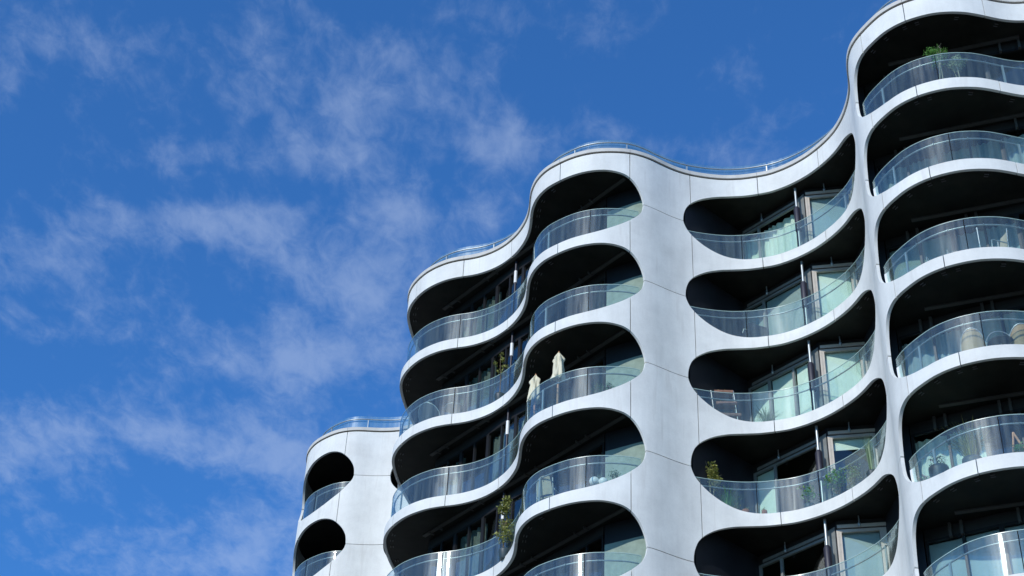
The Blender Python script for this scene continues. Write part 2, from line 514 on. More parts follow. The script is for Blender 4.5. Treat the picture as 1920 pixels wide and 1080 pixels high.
# openings: left end profile, right end profile, as (distance along facade, height below the head)
OPEN = [
    dict(s0=5.55, s1=9.35,
         top=[(5.55, ZJ), (5.6, -1.08), (5.75, -.85), (6.0, -.62), (6.4, -.41), (6.8, -.27), (7.2, -.15), (7.7, -.06), (8.1, -.045), (8.41, -.1), (8.68, -.2), (8.88, -.34), (9.08, -.54), (9.23, -.76), (9.32, -1.0), (9.35, ZJ)],
         bot=[(5.55, ZJ), (5.62, -1.55), (5.8, -1.85), (6.1, -2.15), (6.5, -2.42), (6.9, -2.57), (7.3, -2.62), (7.7, -2.59), (8.19, -2.46), (8.53, -2.29), (8.9, -2.02), (9.2, -1.65), (9.31, -1.47), (9.35, ZJ)]),
    dict(s0=10.73, s1=31.83,
         top=[(10.73, ZJ), (10.75, -1.12), (10.83, -.86), (10.97, -.57), (11.16, -.33), (11.35, -.18), (11.62, -.08), (11.9, -.02), (12.3, 0), (30.0, 0), (30.5, -.012), (30.75, -.04), (30.97, -.09), (31.21, -.18), (31.42, -.34), (31.60, -.57), (31.73, -.84), (31.81, -1.12), (31.83, ZJ)],
         bot=[(10.73, ZJ), (10.78, -1.56), (10.93, -1.81), (11.17, -2.04), (11.44, -2.23), (11.8, -2.42), (12.2, -2.55), (12.6, -2.61), (13.0, ZS), (29.4, ZS), (30.0, -2.61), (30.41, -2.545), (30.77, -2.42), (31.12, -2.245), (31.39, -2.05), (31.63, -1.81), (31.78, -1.55), (31.83, ZJ)]),
    dict(s0=33.25, s1=40.28,
         top=[(33.25, ZJ), (33.26, -1.1), (33.31, -.87), (33.42, -.62), (33.63, -.39), (33.95, -.185), (34.35, -.05), (34.7, -.008), (35.0, 0), (38.8, 0), (39.1, -.02), (39.37, -.1), (39.72, -.31), (40.03, -.59), (40.2, -.89), (40.27, -1.12), (40.28, ZJ)],
         bot=[(33.25, ZJ), (33.28, -1.42), (33.37, -1.62), (33.54, -1.83), (33.79, -2.06), (34.08, -2.265), (34.41, -2.44), (34.7, -2.54), (35.03, -2.605), (35.4, ZS), (38.6, ZS), (38.95, -2.61), (39.22, -2.54), (39.5, -2.38), (39.66, -2.23), (39.83, -2.02), (40.03, -1.76), (40.2, -1.5), (40.28, ZJ)]),
    dict(s0=41.96, s1=51.2,
         top=[(41.96, ZJ), (41.975, -1.1), (42.0, -.88), (42.05, -.63), (42.14, -.41), (42.27, -.235), (42.42, -.12), (42.64, -.035), (42.95, 0), (49.9, 0), (50.6, -.2), (51.0, -.6), (51.17, -1.0), (51.2, ZJ)],
         bot=[(41.96, ZJ), (41.965, -1.56), (42.03, -1.85), (42.19, -2.10), (42.42, -2.3), (42.73, -2.46), (43.08, -2.565), (43.5, ZS), (49.6, ZS), (50.3, -2.5), (50.8, -2.2), (51.1, -1.75), (51.2, ZJ)]),
]


def densify(pts, monotone=True):
    """Catmull-Rom through the points, a few samples between each pair that are close together"""
    p = np.array([pts[0]] + list(pts) + [pts[-1]], float)
    out = []
    for i in range(1, len(p) - 2):
        a, b_, c, d = p[i - 1], p[i], p[i + 1], p[i + 2]
        L = np.hypot(*(c - b_))
        if L > 1.2:
            out.append(b_)
            continue
        if np.hypot(*(b_ - a)) > 1.2:
            a = 2 * b_ - c
        if np.hypot(*(d - c)) > 1.2:
            d = 2 * c - b_
        for t in np.linspace(0, 1, 5)[:-1]:
            out.append(.5 * ((2 * b_) + (c - a) * t + (2 * a - 5 * b_ + 4 * c - d) * t * t + (3 * b_ - a - 3 * c + d) * t ** 3))
    out.append(p[-2])
    o = np.array(out)
    o[:, 0] = np.maximum.accumulate(o[:, 0])
    return o


for o_ in OPEN:
    o_['T'], o_['B'] = densify(o_['top']), densify(o_['bot'])


def zt(s):
    for o_ in OPEN:
        if o_['s0'] < s < o_['s1']:
            return float(np.interp(s, o_['T'][:, 0], o_['T'][:, 1])), True
    return ZJ, False


def zb(s):
    for o_ in OPEN:
        if o_['s0'] < s < o_['s1']:
            return float(np.interp(s, o_['B'][:, 0], o_['B'][:, 1])), True
    return ZJ, False


THK = 0.085
GAP = 0.0115
SEAMS = [0.6, 2.3, 4.5, 6.7, 8.89, 11.3, 12.6, 14.5, 16.6, 18.75, 20.85, 22.95, 24.93, 27.0, 29.1, 31.38, 33.52, 35.66, 37.85, 41.2, 42.75, 44.33, 46.57, 48.8, 51.0, 52.0 if SS[-1] > 52 else SS[-1]]
ALLS = np.concatenate([o_['T'][:, 0] for o_ in OPEN] + [o_['B'][:, 0] for o_ in OPEN])


def panel_mesh(sa, sb, kind):
    """kind 'roof': band above the top openings; 'mid': band between two storeys; 'base': down to the ground"""
    a, b_ = sa + GAP, sb - GAP
    s_ = np.unique(np.round(np.concatenate([np.arange(a, b_, .11), [a, b_], ALLS[(ALLS > a) & (ALLS < b_)]]), 4))
    hi, lo = [], []
    for s in s_:
        t, open_t = zt(s)
        lo.append(t if open_t else t + GAP)
        if kind == 'roof':
            hi.append(.69)
        else:
            q, open_b = zb(s)
            hi.append(q + H if open_b else q + H - GAP)
        if kind == 'base':
            lo[-1] = None
    mb = MB()
    n = len(s_)
    zlo = [(-(Z0 - H * NST) + .0 if q is None else q) for q in lo]
    out_t = [P3(s, 0, h) for s, h in zip(s_, hi)]
    out_b = [P3(s, 0, l_) for s, l_ in zip(s_, zlo)]
    in_t = [P3(s, THK, h) for s, h in zip(s_, hi)]
    in_b = [P3(s, THK, l_) for s, l_ in zip(s_, zlo)]
    q4 = lambda A, B, flip=False: mb.add(list(A) + list(B), [((i, n + i, n + i + 1, i + 1) if not flip else (i, i + 1, n + i + 1, n + i)) for i in range(n - 1)], True)
    q4(out_t, out_b)
    q4(in_t, in_b, True)
    q4(in_t, out_t)
    q4(out_b, in_b)
    mb.add([out_t[0], in_t[0], in_b[0], out_b[0]], [(0, 1, 2, 3)])
    mb.add([out_t[-1], in_t[-1], in_b[-1], out_b[-1]], [(3, 2, 1, 0)])
    return mb.mesh('facade_panel', M['panel'])


BLD = thing('apartment_building', 'white apartment block with a wavy facade of rounded balcony openings', 'building', (0, 0, 0))
for sa, sb in zip(SEAMS[:-1], SEAMS[1:]):
    me_r, me_m, me_b = panel_mesh(sa, sb, 'roof'), panel_mesh(sa, sb, 'mid'), None
    link('facade_panel', me_r, BLD, (0, 0, Z0))
    for j in range(1, NST - 1):
        link('facade_panel', me_m, BLD, (0, 0, Z0 - H * j))
# plinth: plain white base under the lowest band
pb = MB()
sl = np.arange(0.6, SS[-1], .15)
zb_ = Z0 - H * (NST - 2) + ZJ
pb.add([P3(s, .02, zb_) for s in sl] + [P3(s, .02, 0) for s in sl], [(i, len(sl) + i, len(sl) + i + 1, i + 1) for i in range(len(sl) - 1)], True)
pb.add([P3(s, .3, zb_) for s in sl] + [P3(s, .3, 0) for s in sl], [(i, i + 1, len(sl) + i + 1, len(sl) + i) for i in range(len(sl) - 1)], True)
pb.add([P3(s, .02, zb_) for s in sl] + [P3(s, .3, zb_) for s in sl], [(i, i + 1, len(sl) + i + 1, len(sl) + i) for i in range(len(sl) - 1)], True)
pb.build('ground_floor_wall', M['panel'], BLD)

# slabs -------------------------------------------------------------
BACK = [(24.0, 30.0), (24.0, 66.0), (-5.5, 66.0)]


def slab_mesh(z0, z1, off, material, name, inset_top=None):
    ss = np.arange(0.62, SS[-1] - .02, .16)
    ring = [P2(s, off) for s in ss] + BACK
    tri = tessellate_polygon([[Vector((x, y, 0)) for x, y in ring]])
    mb = MB()
    n = len(ring)
    top = [(x, y, z1) for x, y in ring]
    bot = [(x, y, z0) for x, y in ring]
    mb.add(top, [tuple(t) for t in tri])
    mb.add(bot, [tuple(reversed(t)) for t in tri])
    mb.add(top + bot, [(i, (i + 1) % n, n + (i + 1) % n, n + i) for i in range(n)])
    return mb.mesh(name, material)


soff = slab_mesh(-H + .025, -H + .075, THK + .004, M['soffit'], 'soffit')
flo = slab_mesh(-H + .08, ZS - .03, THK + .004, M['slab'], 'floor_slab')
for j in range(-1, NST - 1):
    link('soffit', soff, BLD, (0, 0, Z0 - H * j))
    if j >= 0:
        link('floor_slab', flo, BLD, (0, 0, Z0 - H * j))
rs = slab_mesh(.08, .66, THK + .004, M['slab'], 'roof_slab')
link('roof_slab', rs, BLD, (0, 0, Z0))


def ribbon(sa, sb, d0, d1, z0, z1, step=.1, name=None):
    """closed curved strip along the facade between offsets d0, d1 and heights z0, z1"""
    s_ = np.append(np.arange(sa, sb, step), sb)
    n = len(s_)
    mb = MB()
    A, B = [P3(s, d0, z1) for s in s_], [P3(s, d0, z0) for s in s_]
    C, D = [P3(s, d1, z1) for s in s_], [P3(s, d1, z0) for s in s_]
    f = [(i, n + i, n + i + 1, i + 1) for i in range(n - 1)]
    r = [(i, i + 1, n + i + 1, n + i) for i in range(n - 1)]
    mb.add(A + B, f, True); mb.add(C + D, r, True); mb.add(C + A, f, True); mb.add(B + D, f, True)
    mb.add([A[0], C[0], D[0], B[0]], [(0, 1, 2, 3)]); mb.add([A[-1], C[-1], D[-1], B[-1]], [(3, 2, 1, 0)])
    return mb


for a, b_ in zip(SEAMS[:-1], SEAMS[1:]):
    ribbon(a + .004, b_ - .004, -.045, .42, .735, .87).build('coping', M['coping'], BLD, (0, 0, Z0))
ribbon(SEAMS[0], SEAMS[-1], .02, .3, .60, .733).build('shadow_gap', M['seal'], BLD, (0, 0, Z0))

# roof railing --------------------------------------------------------
RR = [1.5, 3.6, 5.6, 7.55, 9.6, 11.7, 13.8, 15.9, 18.0, 19.9, 21.9, 23.75, 25.6, 27.5, 29.35, 31.4, 33.6, 35.9, 38.2, 40.4, 42.6, 44.8, 46.9, 49.0, 51.2]
rail = bpy.data.objects.new('roof_railing', None); COL.objects.link(rail); rail.parent = BLD; rail.location = (0, 0, Z0)
for a, b_ in zip(RR[:-1], RR[1:]):
    ribbon(a + .015, b_ - .015, .50, .512, .90, 1.76).build('glass_panel', M['roofglass'], rail)
mb = MB(); mb.tube([P3(s, .43, 1.57) for s in np.arange(RR[0], RR[-1], .12)], .024, 8)
mb.build('handrail', M['steel'], rail)
for a in RR[1:-1]:
    mb = MB(); t, n = frame_at(a)
    x, y = P2(a, .46)
    mb.box((x, y, 1.22), .035, .05, .76, (t, n)); mb.build('rail_post', M['flat'], rail)

# ------------------------------------------------------------------ balcony railings
FL = ZS - .03              # balcony floor level
GT = -1.515                # top edge of the glass
HR = -1.70                 # handrail centre
RAILS = [   # opening range, joints between glass sheets (dark seals), light posts
    (5.9, 9.25, [7.5], [7.5]),
    (11.0, 31.72, [13.0, 14.9, 16.9, 18.9, 22.93, 25.0, 27.2, 30.13], [20.85, 26.9, 28.5]),
    (33.4, 40.1, [35.06, 36.72], [38.6]),
    (42.1, 51.0, [44.95, 48.8], [43.1, 46.9, 50.0]),
]


def balustrade_meshes(s0, s1, joints, posts):
    out = []
    cuts = [s0] + sorted(joints) + [s1]
    for a, b_ in zip(cuts[:-1], cuts[1:]):
        out.append(('glass_panel', ribbon(a + (.012 if a != s0 else 0), b_ - (.012 if b_ != s1 else 0), .15, .162, ZS + .004, GT, .08).mesh('glass_panel', M['railglass'])))
    for a in joints:
        mb = MB(); t, n = frame_at(a); x, y = P2(a, .157)
        mb.box((x, y, (ZS + GT) / 2), .021, .016, GT - ZS - .02, (t, n))
        x, y = P2(a, .19)
        mb.box((x, y, (ZS + HR) / 2), .012, .05, HR - ZS, (t, n))
        out.append(('glass_seal', mb.mesh('glass_seal', M['seal'])))
    for a in posts:
        mb = MB(); t, n = frame_at(a); x, y = P2(a, .215)
        mb.box((x, y, (ZS + HR) / 2), .055, .035, HR - ZS, (t, n))
        out.append(('rail_post', mb.mesh('rail_post', M['flat'])))
    mb = MB(); mb.tube([P3(s, .235, HR) for s in np.append(np.arange(s0 + .05, s1 - .05, .1), s1 - .05)], .021, 8)
    for s in np.arange(s0 + .5, s1 - .3, .95):
        mb.tube([P3(s, .235, HR), P3(s, .163, HR - .02)], .011, 6)
    out.append(('handrail', mb.mesh('handrail', M['steel'])))
    out.append(('glass_edge', ribbon(s0, s1, .148, .164, GT + .001, GT + .016, .1).mesh('glass_edge', M['edge'])))
    return out


RM = [balustrade_meshes(*r) for r in RAILS]
for j in range(0, 8):
    for meshes in RM:
        bl = bpy.data.objects.new('balustrade', None); COL.objects.link(bl); bl.parent = BLD; bl.location = (0, 0, Z0 - H * j)
        for nm, me in meshes:
            link(nm, me, bl)

# pale end plate where the rail meets the shell beside the narrow column
mb = MB()
cz = np.linspace(0, 1, 9)
pl = [P3(42.16 + .22 * q ** 2, .12, ZS + .12 + .72 * (1 - q) ** 1.3) for q in cz]
pr = [P3(42.30 + .20 * q ** 2, .19, ZS + .12 + .74 * (1 - q) ** 1.3) for q in cz]
mb.add(pl + pr, [(i, 9 + i, 10 + i, i + 1) for i in range(8)], True)
mb.add([Vector(p) + Vector((.01, .012, 0)) for p in pl + pr], [(i, i + 1, 10 + i, 9 + i) for i in range(8)], True)
ep = mb.mesh('end_plate', M['white'])
for j in range(1, 8):
    link('end_plate', ep, BLD, (0, 0, Z0 - H * j))

# ------------------------------------------------------------------ apartment walls and windows behind the balconies


def wallseg(p, q, z0, z1, thick, material, name, parent=BLD, side=1, loc=None):
    p, q = Vector((*p, 0)), Vector((*q, 0))
    t = (q - p).normalized(); n = Vector((-t.y, t.x, 0)) * side
    mb = MB()
    c = (p + q) / 2 + n * thick / 2
    mb.box((c.x, c.y, (z0 + z1) / 2), (q - p).length, thick, z1 - z0, (t, n))
    return mb


def window_meshes(p, q, z0, z1, mullions, fmat, cover, cmat, fw=.06, drop=0.0, pmat='winglass', first_only=False):
    """frame, panes, coverings of one window from p to q (plan points; building interior on the left of p->q)"""
    p, q = Vector((*p, 0)), Vector((*q, 0))
    L = (q - p).length
    t = (q - p).normalized(); n = Vector((-t.y, t.x, 0))
    fr = MB()
    at = lambda u, d, z: p + t * u + n * d + Vector((0, 0, z))
    fr.box(at(L / 2, .04, z1 - fw / 2), L, .08, fw, (t, n))
    fr.box(at(L / 2, .04, z0 + fw / 2), L, .08, fw, (t, n))
    us = [0] + [m_ * L for m_ in mullions] + [L]
    for i, u in enumerate(us):
        uu = min(max(u, fw / 2), L - fw / 2)
        fr.box(at(uu, .04, (z0 + z1) / 2), fw, .078, z1 - z0 - 2 * fw, (t, n))
    panes = []
    covers = []
    for a, b_ in zip(us[:-1], us[1:]):
        pm = MB()
        pm.box(at((a + b_) / 2, .045, (z0 + z1) / 2), b_ - a - fw, .006, z1 - z0 - 2 * fw, (t, n))
        panes.append(pm.mesh('pane', M[pmat]))
    if cover == 'pleats':
        cm = MB(); k = max(8, int(L / .035))
        top = [at(L * i / k, .24 + .035 * math.sin(i * 1.05 + math.sin(i * .21) * 2), z1 - .1) for i in range(k + 1)]
        bot = [at(L * i / k, .24 + .045 * math.sin(i * 1.05 + math.sin(i * .21) * 2), z0 + .03) for i in range(k + 1)]
        cm.add(top + bot, [(i, k + 1 + i, k + 2 + i, i + 1) for i in range(k)], True)
        covers.append(('curtain', cm.mesh('curtain', M[cmat])))
    elif cover == 'blind':
        for a, b_ in (list(zip(us[:-1], us[1:]))[:1] if first_only else zip(us[:-1], us[1:])):
            cm = MB(); zz = z0 + .06 + drop * (z1 - z0)
            cm.box(at((a + b_) / 2, .13, (zz + z1 - .06) / 2), b_ - a - fw - .02, .006, z1 - .06 - zz, (t, n))
            covers.append(('roller_blind', cm.mesh('roller_blind', M[cmat])))
    return fr.mesh('window', M[fmat]), panes, covers


def add_window(j, *a, **k):
    key = (a, tuple(sorted(k.items())))
    if key not in add_window.cache:
        add_window.cache[key] = window_meshes(*a, **k)
    f, p, c = add_window.cache[key]
    w = link('window', f, BLD, (0, 0, Z0 - H * j))
    for x in p:
        link('pane', x, w)
    for nm, x in c:
        link(nm, x, w)
    return w


add_window.cache = {}
HEAD = -.26
# left pair of balconies: one long straight glazed front
A0, A1 = Vector((-2.15, 45.06)), Vector((2.80, 38.70))
AW = [(A0.lerp(A1, k / 6)) for k in range(7)]
# right of them the side wall to the white pier
WALLS_A = [((-3.9, 53.75), (-1.6, 53.3)), ((-1.6, 53.3), (-1.0, 49.5)), ((-1.0, 49.5), (-1.3, 46.2)), ((-1.3, 46.2), (-2.1, 45.0)), ((3.97, 38.0), (4.05, 37.72))]
AR = ((2.84, 38.68), (3.95, 38.01))
B_C, B_M, B_N, B_E = (7.16, 39.90), (8.70, 38.20), (8.90, 37.84), (10.16, 37.56)
WALLS_B = [((5.22, 38.30), B_C), (B_M, B_N), (B_E, (10.3, 36.0)), ((10.3, 36.0), (9.86, 34.45))]
WALLS_C = [((9.62, 33.40), (9.86, 33.34)), ((15.6, 30.6), (15.75, 29.9))]
CW = [Vector((9.88, 33.32)), Vector((11.40, 32.38)), Vector((12.90, 31.66)), Vector((15.6, 30.66))]
WALLS_D = [((-7.2, 56.6), (-5.2, 55.6)), ((-5.2, 55.6), (-5.2, 53.5))]
wm, fm = [], []
for segs in (WALLS_A, WALLS_B, WALLS_C, WALLS_D):
    for p, q in segs:
        wm.append(wallseg(p, q, FL + .004, .02, .12, None, 'wall').mesh('wall', M['wall']))
hdr = [(tuple(A0), tuple(A1)), (B_C, B_M), (B_N, B_E)] + [(tuple(CW[k]), tuple(CW[k + 1])) for k in range(3)]
for p, q in hdr:
    fm.append(wallseg(p, q, HEAD + .002, .02, .14, None, 'fascia').mesh('window_head', M['fascia']))
NW = 8
for j in range(0, NW):
    for me in wm:
        link('wall', me, BLD, (0, 0, Z0 - H * j))
    for me in fm:
        link('window_head', me, BLD, (0, 0, Z0 - H * j))

rnd = random.Random(3)
SWM = wallseg(AR[0], AR[1], FL + .005, -.60, .12, None, 'side_wall').mesh('side_wall', M['green_wall'])
SW_SHADE = wallseg(AR[0], AR[1], -.598, .02, .14, None, 'side_wall').mesh('wall', M['wall'])  # dark upper strip stands in for the shade on top of the side wall
for j in range(0, NW):
    # front A
    for k in range(6):
        c = rnd.choice(['pleats', 'pleats', None])
        cm = rnd.choice(['curtain_dark', 'curtain_dark', 'curtain_sage', 'curtain_dark'])
        add_window(j, tuple(AW[k]), tuple(AW[k + 1]), FL + .01, HEAD, (.5,), 'darkframe', c, cm)
    link('side_wall', SWM, BLD, (0, 0, Z0 - H * j))
    link('wall', SW_SHADE, BLD, (0, 0, Z0 - H * j))  # dark strip in place of the wall's shaded top
    # front B, slanted part
    spec = {0: ('pleats', 'curtain_white'), 1: ('blind', 'curtain_grey'), 2: ('blind', 'mint'), 3: ('blind', 'mint'), 4: (None, 'mint')}.get(j, ('pleats', 'curtain_grey'))
    add_window(j, B_C, B_M, FL + .01, HEAD, (.33,) if j != 2 else (.33, .72), 'greyframe', spec[0], spec[1], fw=.07, first_only=(j == 3))
    spec = {0: ('blind', 'blind'), 1: ('blind', 'mint'), 2: ('blind', 'mint'), 3: ('blind', 'mint'), 4: ('blind', 'blind')}.get(j, ('blind', 'blind'))
    add_window(j, B_N, B_E, FL + .01, HEAD, (.07,) if j in (0, 3) else (.07, .90), 'beigeframe', spec[0], spec[1], fw=.085, drop={2: .12, 3: .80}.get(j, 0))
    for k in range(3):
        c, cm = rnd.choice([('pleats', 'curtain_sage'), ('blind', 'curtain_sage'), ('pleats', 'curtain_grey'), (None, 'mint')])
        if j == 0:
            c = None
        if j == 4:
            c, cm = [('pleats', 'curtain_white'), (None, 'mint'), ('blind', 'curtain_dark')][k]
        if j == 5:
            c, cm = 'blind', 'blind'
        add_window(j, tuple(CW[k]), tuple(CW[k + 1]), FL + .01, HEAD, (.5,), 'darkframe', c, cm)

# partitions inside, so that rooms are rooms
ROOM = [((2.2, 43.8), (6.6, 47.5)), ((6.6, 40.6), (6.6, 47.5)), ((8.0, 41.5), (13.0, 41.5)), ((11.0, 34.2), (13.0, 37.5)), ((13.2, 32.2), (16.0, 35.5)), ((-.6, 46.0), (2.2, 48.3)), ((2.2, 43.8), (2.2, 48.3)),
        ((10.6, 40.5), (24, 40.5))]
rm = [wallseg(p, q, FL + .004, .02, .1, None, 'room').mesh('room_wall', M['room']) for p, q in ROOM]
for j in range(NW):
    for me in rm:
        link('room_wall', me, BLD, (0, 0, Z0 - H * j))
# rear walls of the block
mb = MB()
for p, q in (((24, 27.5), (24, 66)), ((24, 66), (-5.5, 66)), ((-5.5, 66), (-6.5, 61.6)), ((16.0, 27.7), (24, 27.7))):
    p, q = Vector((*p, 0)), Vector((*q, 0)); t = (q - p).normalized(); c = (p + q) / 2
    mb.box((c.x, c.y, (Z0 + .6) / 2), (q - p).length - .3, .2, Z0 + .6, (t, Vector((-t.y, t.x, 0))))
mb.build('rear_wall', M['panel'], BLD)

# beige lintel boards and jamb boards of the sunlit windows
lb_ = wallseg((8.92, 37.80), (10.16, 37.525), HEAD + .03, HEAD + .13, .03, None, 'lintel').mesh('lintel_board', M['beigeframe'])
lb2 = wallseg((7.25, 39.77), (8.68, 38.17), HEAD + .03, HEAD + .12, .03, None, 'lintel').mesh('lintel_board', M['greyframe'])
jb = wallseg((8.70, 38.12), (8.86, 37.86), FL + .01, HEAD + .1, .03, None, 'jamb').mesh('jamb_board', M['greyframe'])
for j in range(NW):
    link('lintel_board', lb_, BLD, (0, 0, Z0 - H * j)); link('lintel_board', lb2, BLD, (0, 0, Z0 - H * j)); link('jamb_board', jb, BLD, (0, 0, Z0 - H * j))

# rain pipes with dark sleeves, light fittings under the soffit, soffit clips
for s_name, (x, y) in (('B', (8.61, 37.80)), ('A', (.10, 41.98))):
    mb = MB(); mb.tube([(x, y, FL), (x, y, .02)], .04, 12)
    pipe = mb.mesh('rain_pipe', M['steel'])
    mb = MB(); mb.tube([(x, y, -1.75), (x, y, -.88), (x, y, -.8)], [.10, .105, .07], 12)
    sleeve = mb.mesh('pipe_sleeve', M['sleeve'])
    if s_name == 'A':
        mb = MB(); mb.tube([(x, y, FL), (x, y, .02)], .04, 12); pipe = mb.mesh('rain_pipe', M['sleeve'])
        mb = MB(); mb.tube([(x, y, -.95), (x, y, -.45)], .055, 12); sleeve = mb.mesh('pipe_sleeve', M['white'])
    for j in range(NW):
        o = link('rain_pipe', pipe, BLD, (0, 0, Z0 - H * j))
        link('pipe_sleeve', sleeve, o)
for j in range(NW):
    for (x, y) in ((9.45, 37.52), (7.75, 39.05)):
        mb = MB(); mb.tube([(x, y, .02), (x, y, -.22)], .018, 6); mb.lathe((x, y, -.30), [(.02, 0), (.04, .02), (.04, .09), (.015, .11)], 8)
        mb.build('soffit_lamp', M['steel'], BLD, (0, 0, Z0 - H * j))
mb = MB()
for s in list(np.arange(15.0, 19.6, .9)) + [19.9, 20.3, 26.6, 27.1, 27.4, 27.9, 28.6, 38.6, 39.0, 42.9, 43.5, 44.2, 44.6, 45.8, 47.0]:
    t, n = frame_at(s)
    for dd in (.22, .30):
        x, y = P2(s, dd)
        mb.box((x, y, .012), .11, .018, .022, (t, n))
clips = mb.mesh('soffit_clip', mat('dull_clip_metal', (0.10, 0.10, 0.10), 0.5))
for j in range(NW):
    o = link('soffit_clip', clips, BLD, (0, 0, Z0 - H * j)); o['kind'] = 'stuff'
# soffit boards: thin dark battens near the facade heads
trks = []
M['track'] = mat('soffit_track_grey', (0.055, 0.055, 0.05), 0.5)
for p, q in (((3.3, 37.78), (-2.3, 44.75)), ((10.4, 32.45), (13.8, 31.15))):
    mb = MB()
    p, q = Vector((*p, 0)), Vector((*q, 0)); t = (q - p).normalized(); c = (p + q) / 2
    mb.box((c.x, c.y, .005), (q - p).length, .12, .036, (t, Vector((-t.y, t.x, 0))))
    trks.append(mb.mesh('soffit_track', M['track']))
for j in range(NW):
    for trk in trks:
        link('soffit_track', trk, BLD, (0, 0, Z0 - H * j))

bks = []
for u in (.12, .17, .42, .47, .72, .78):
    k = min(2, int(u * 3)); a, b_ = CW[k], CW[k + 1]; t = (b_ - a).normalized(); n = Vector((-t.y, t.x)); c = a.lerp(b_, u * 3 - k) - n * .06
    mb = MB(); mb.box((c.x, c.y, -.16), .07, .10, .36, (t, n)); bks.append(mb.mesh('head_bracket', M['track']))
for u in (.06, .11, .30, .36, .62, .68, .90, .95):
    a, b_ = A0, A1; t = (b_ - a).normalized(); n = Vector((-t.y, t.x)); c = a.lerp(b_, u) - n * .25
    mb = MB(); mb.box((c.x, c.y, -.01), .20, .04, .06, (n, t)); bks.append(mb.mesh('head_bracket', M['track']))
for j in range(NW):
    for me in bks:
        link('head_bracket', me, BLD, (0, 0, Z0 - H * j))

# ------------------------------------------------------------------ things on the balconies


def floor_z(j):
    return Z0 - H * j + FL


def leaves(mb, c, rad, n, size, shape='ball', seed=0, squash=1.0, hang=0):
    r = random.Random(seed)
    c = Vector(c)
    for _ in range(n):
        while True:
            v = Vector((r.uniform(-1, 1), r.uniform(-1, 1), r.uniform(-1, 1)))
            if .15 < v.length < 1:
                break
        k = 0.75 + .35 * math.sin(v.x * 5 + seed) * math.cos(v.z * 6 + seed * 2)
        p = c + Vector((v.x * rad, v.y * rad, v.z * rad * squash)) * k
        a = Vector((r.gauss(0, 1), r.gauss(0, 1), r.gauss(0, .7) - hang)).normalized()
        b_ = a.cross(Vector((r.gauss(0, 1), r.gauss(0, 1), r.gauss(0, 1)))).normalized()
        s = size * r.uniform(.6, 1.3)
        mb.add([p, p + a * s * .5 + b_ * s * .28, p + a * s, p + a * s * .5 - b_ * s * .28], [(0, 1, 2, 3)])


def pot(parent, r, h, m_, z=0.0, square=False):
    mb = MB()
    if square:
        mb.box((0, 0, z + h / 2), r * 2, r * 1.1, h); mb.box((0, 0, z + h - .02), r * 2.08, r * 1.2, .035)
    else:
        mb.lathe((0, 0, z), [(r * .68, 0), (r * .75, .02), (r * .98, h * .86), (r * 0.98, h * .87), (r * 0.98, h), (r * .94, h), (r * .9, h - .03)], 14)
    mb.build('pot', m_, parent)
    mb = MB(); mb.lathe((0, 0, z), [(r * .5, h - .034), (r * (.88 if not square else .5), h - .03)], 12); mb.build('soil', M['soil'], parent)


def small_tree(name, label, x, y, j, height, crown, leaf, bark, seed, stems=1, potm='darkpot', potr=.17, poth=.3, n=420, size=.055, squash=1.0, z=None, group=None, cat='potted tree', layers=None):
    t = thing(name, label, cat, (x, y, floor_z(j) if z is None else z), 0, group)
    pot(t, potr, poth, M[potm])
    r = random.Random(seed)
    tr = MB()
    top = Vector((0, 0, height - crown * .8))
    for k in range(stems):
        b_ = Vector((r.uniform(-.06, .06), r.uniform(-.06, .06), poth - .03))
        lean = Vector((r.uniform(-.12, .12), r.uniform(-.1, .1), 0)) * (1 if stems > 1 else .4)
        pts = [b_, b_.lerp(top + lean, .35) + Vector((r.uniform(-.02, .02), r.uniform(-.02, .02), 0)), b_.lerp(top + lean, .7), top + lean]
        tr.tube(pts, [.014, .012, .009, .005], 6)
        for q in range(6):
            s = pts[2].lerp(pts[3], r.random())
            tr.tube([s, s + Vector((r.uniform(-1, 1), r.uniform(-1, 1), r.uniform(.1, .9))).normalized() * crown * .75], [.006, .002], 4)
    tr.build('trunk', M[bark], t)
    lf = MB()
    layers = layers or [(0, 0, height - crown, crown, 1.0)]
    for i, (lx, ly, lz, lr, w) in enumerate(layers):
        leaves(lf, (lx, ly, lz), lr, int(n * w), size, seed=seed + i, squash=squash)
    lf.build('foliage', M[leaf], t)
    return t


def grass_plant(name, label, x, y, j, h, n, leaf, seed, potm='darkpot', potr=.15, poth=.25, group=None, cat='potted plant', spread=.5, petals=0):
    t = thing(name, label, cat, (x, y, floor_z(j)), 0, group)
    pot(t, potr, poth, M[potm])
    r = random.Random(seed)
    mb = MB()
    for _ in range(n):
        a = r.uniform(0, 2 * math.pi); s = r.uniform(.1, 1) * spread * h
        d = Vector((math.cos(a), math.sin(a), 0)); w = Vector((-d.y, d.x, 0)) * .009
        b_ = d * r.uniform(0, potr * .6) + Vector((0, 0, poth - .03))
        mid = b_ + d * s * .4 + Vector((0, 0, h * .65 * r.uniform(.7, 1)))
        tip = b_ + d * s * 1.1 + Vector((0, 0, h * r.uniform(.6, 1.0)))
        mb.add([b_ - w, b_ + w, mid + w, mid - w, tip], [(0, 1, 2, 3), (3, 2, 4)])
    mb.build('foliage', M[leaf], t)
    if petals:
        mb = MB(); leaves(mb, (0, 0, poth + h * .55), .2, petals, .04, seed=seed + 3, squash=.7); mb.build('flowers', M['petal'], t)
    return t


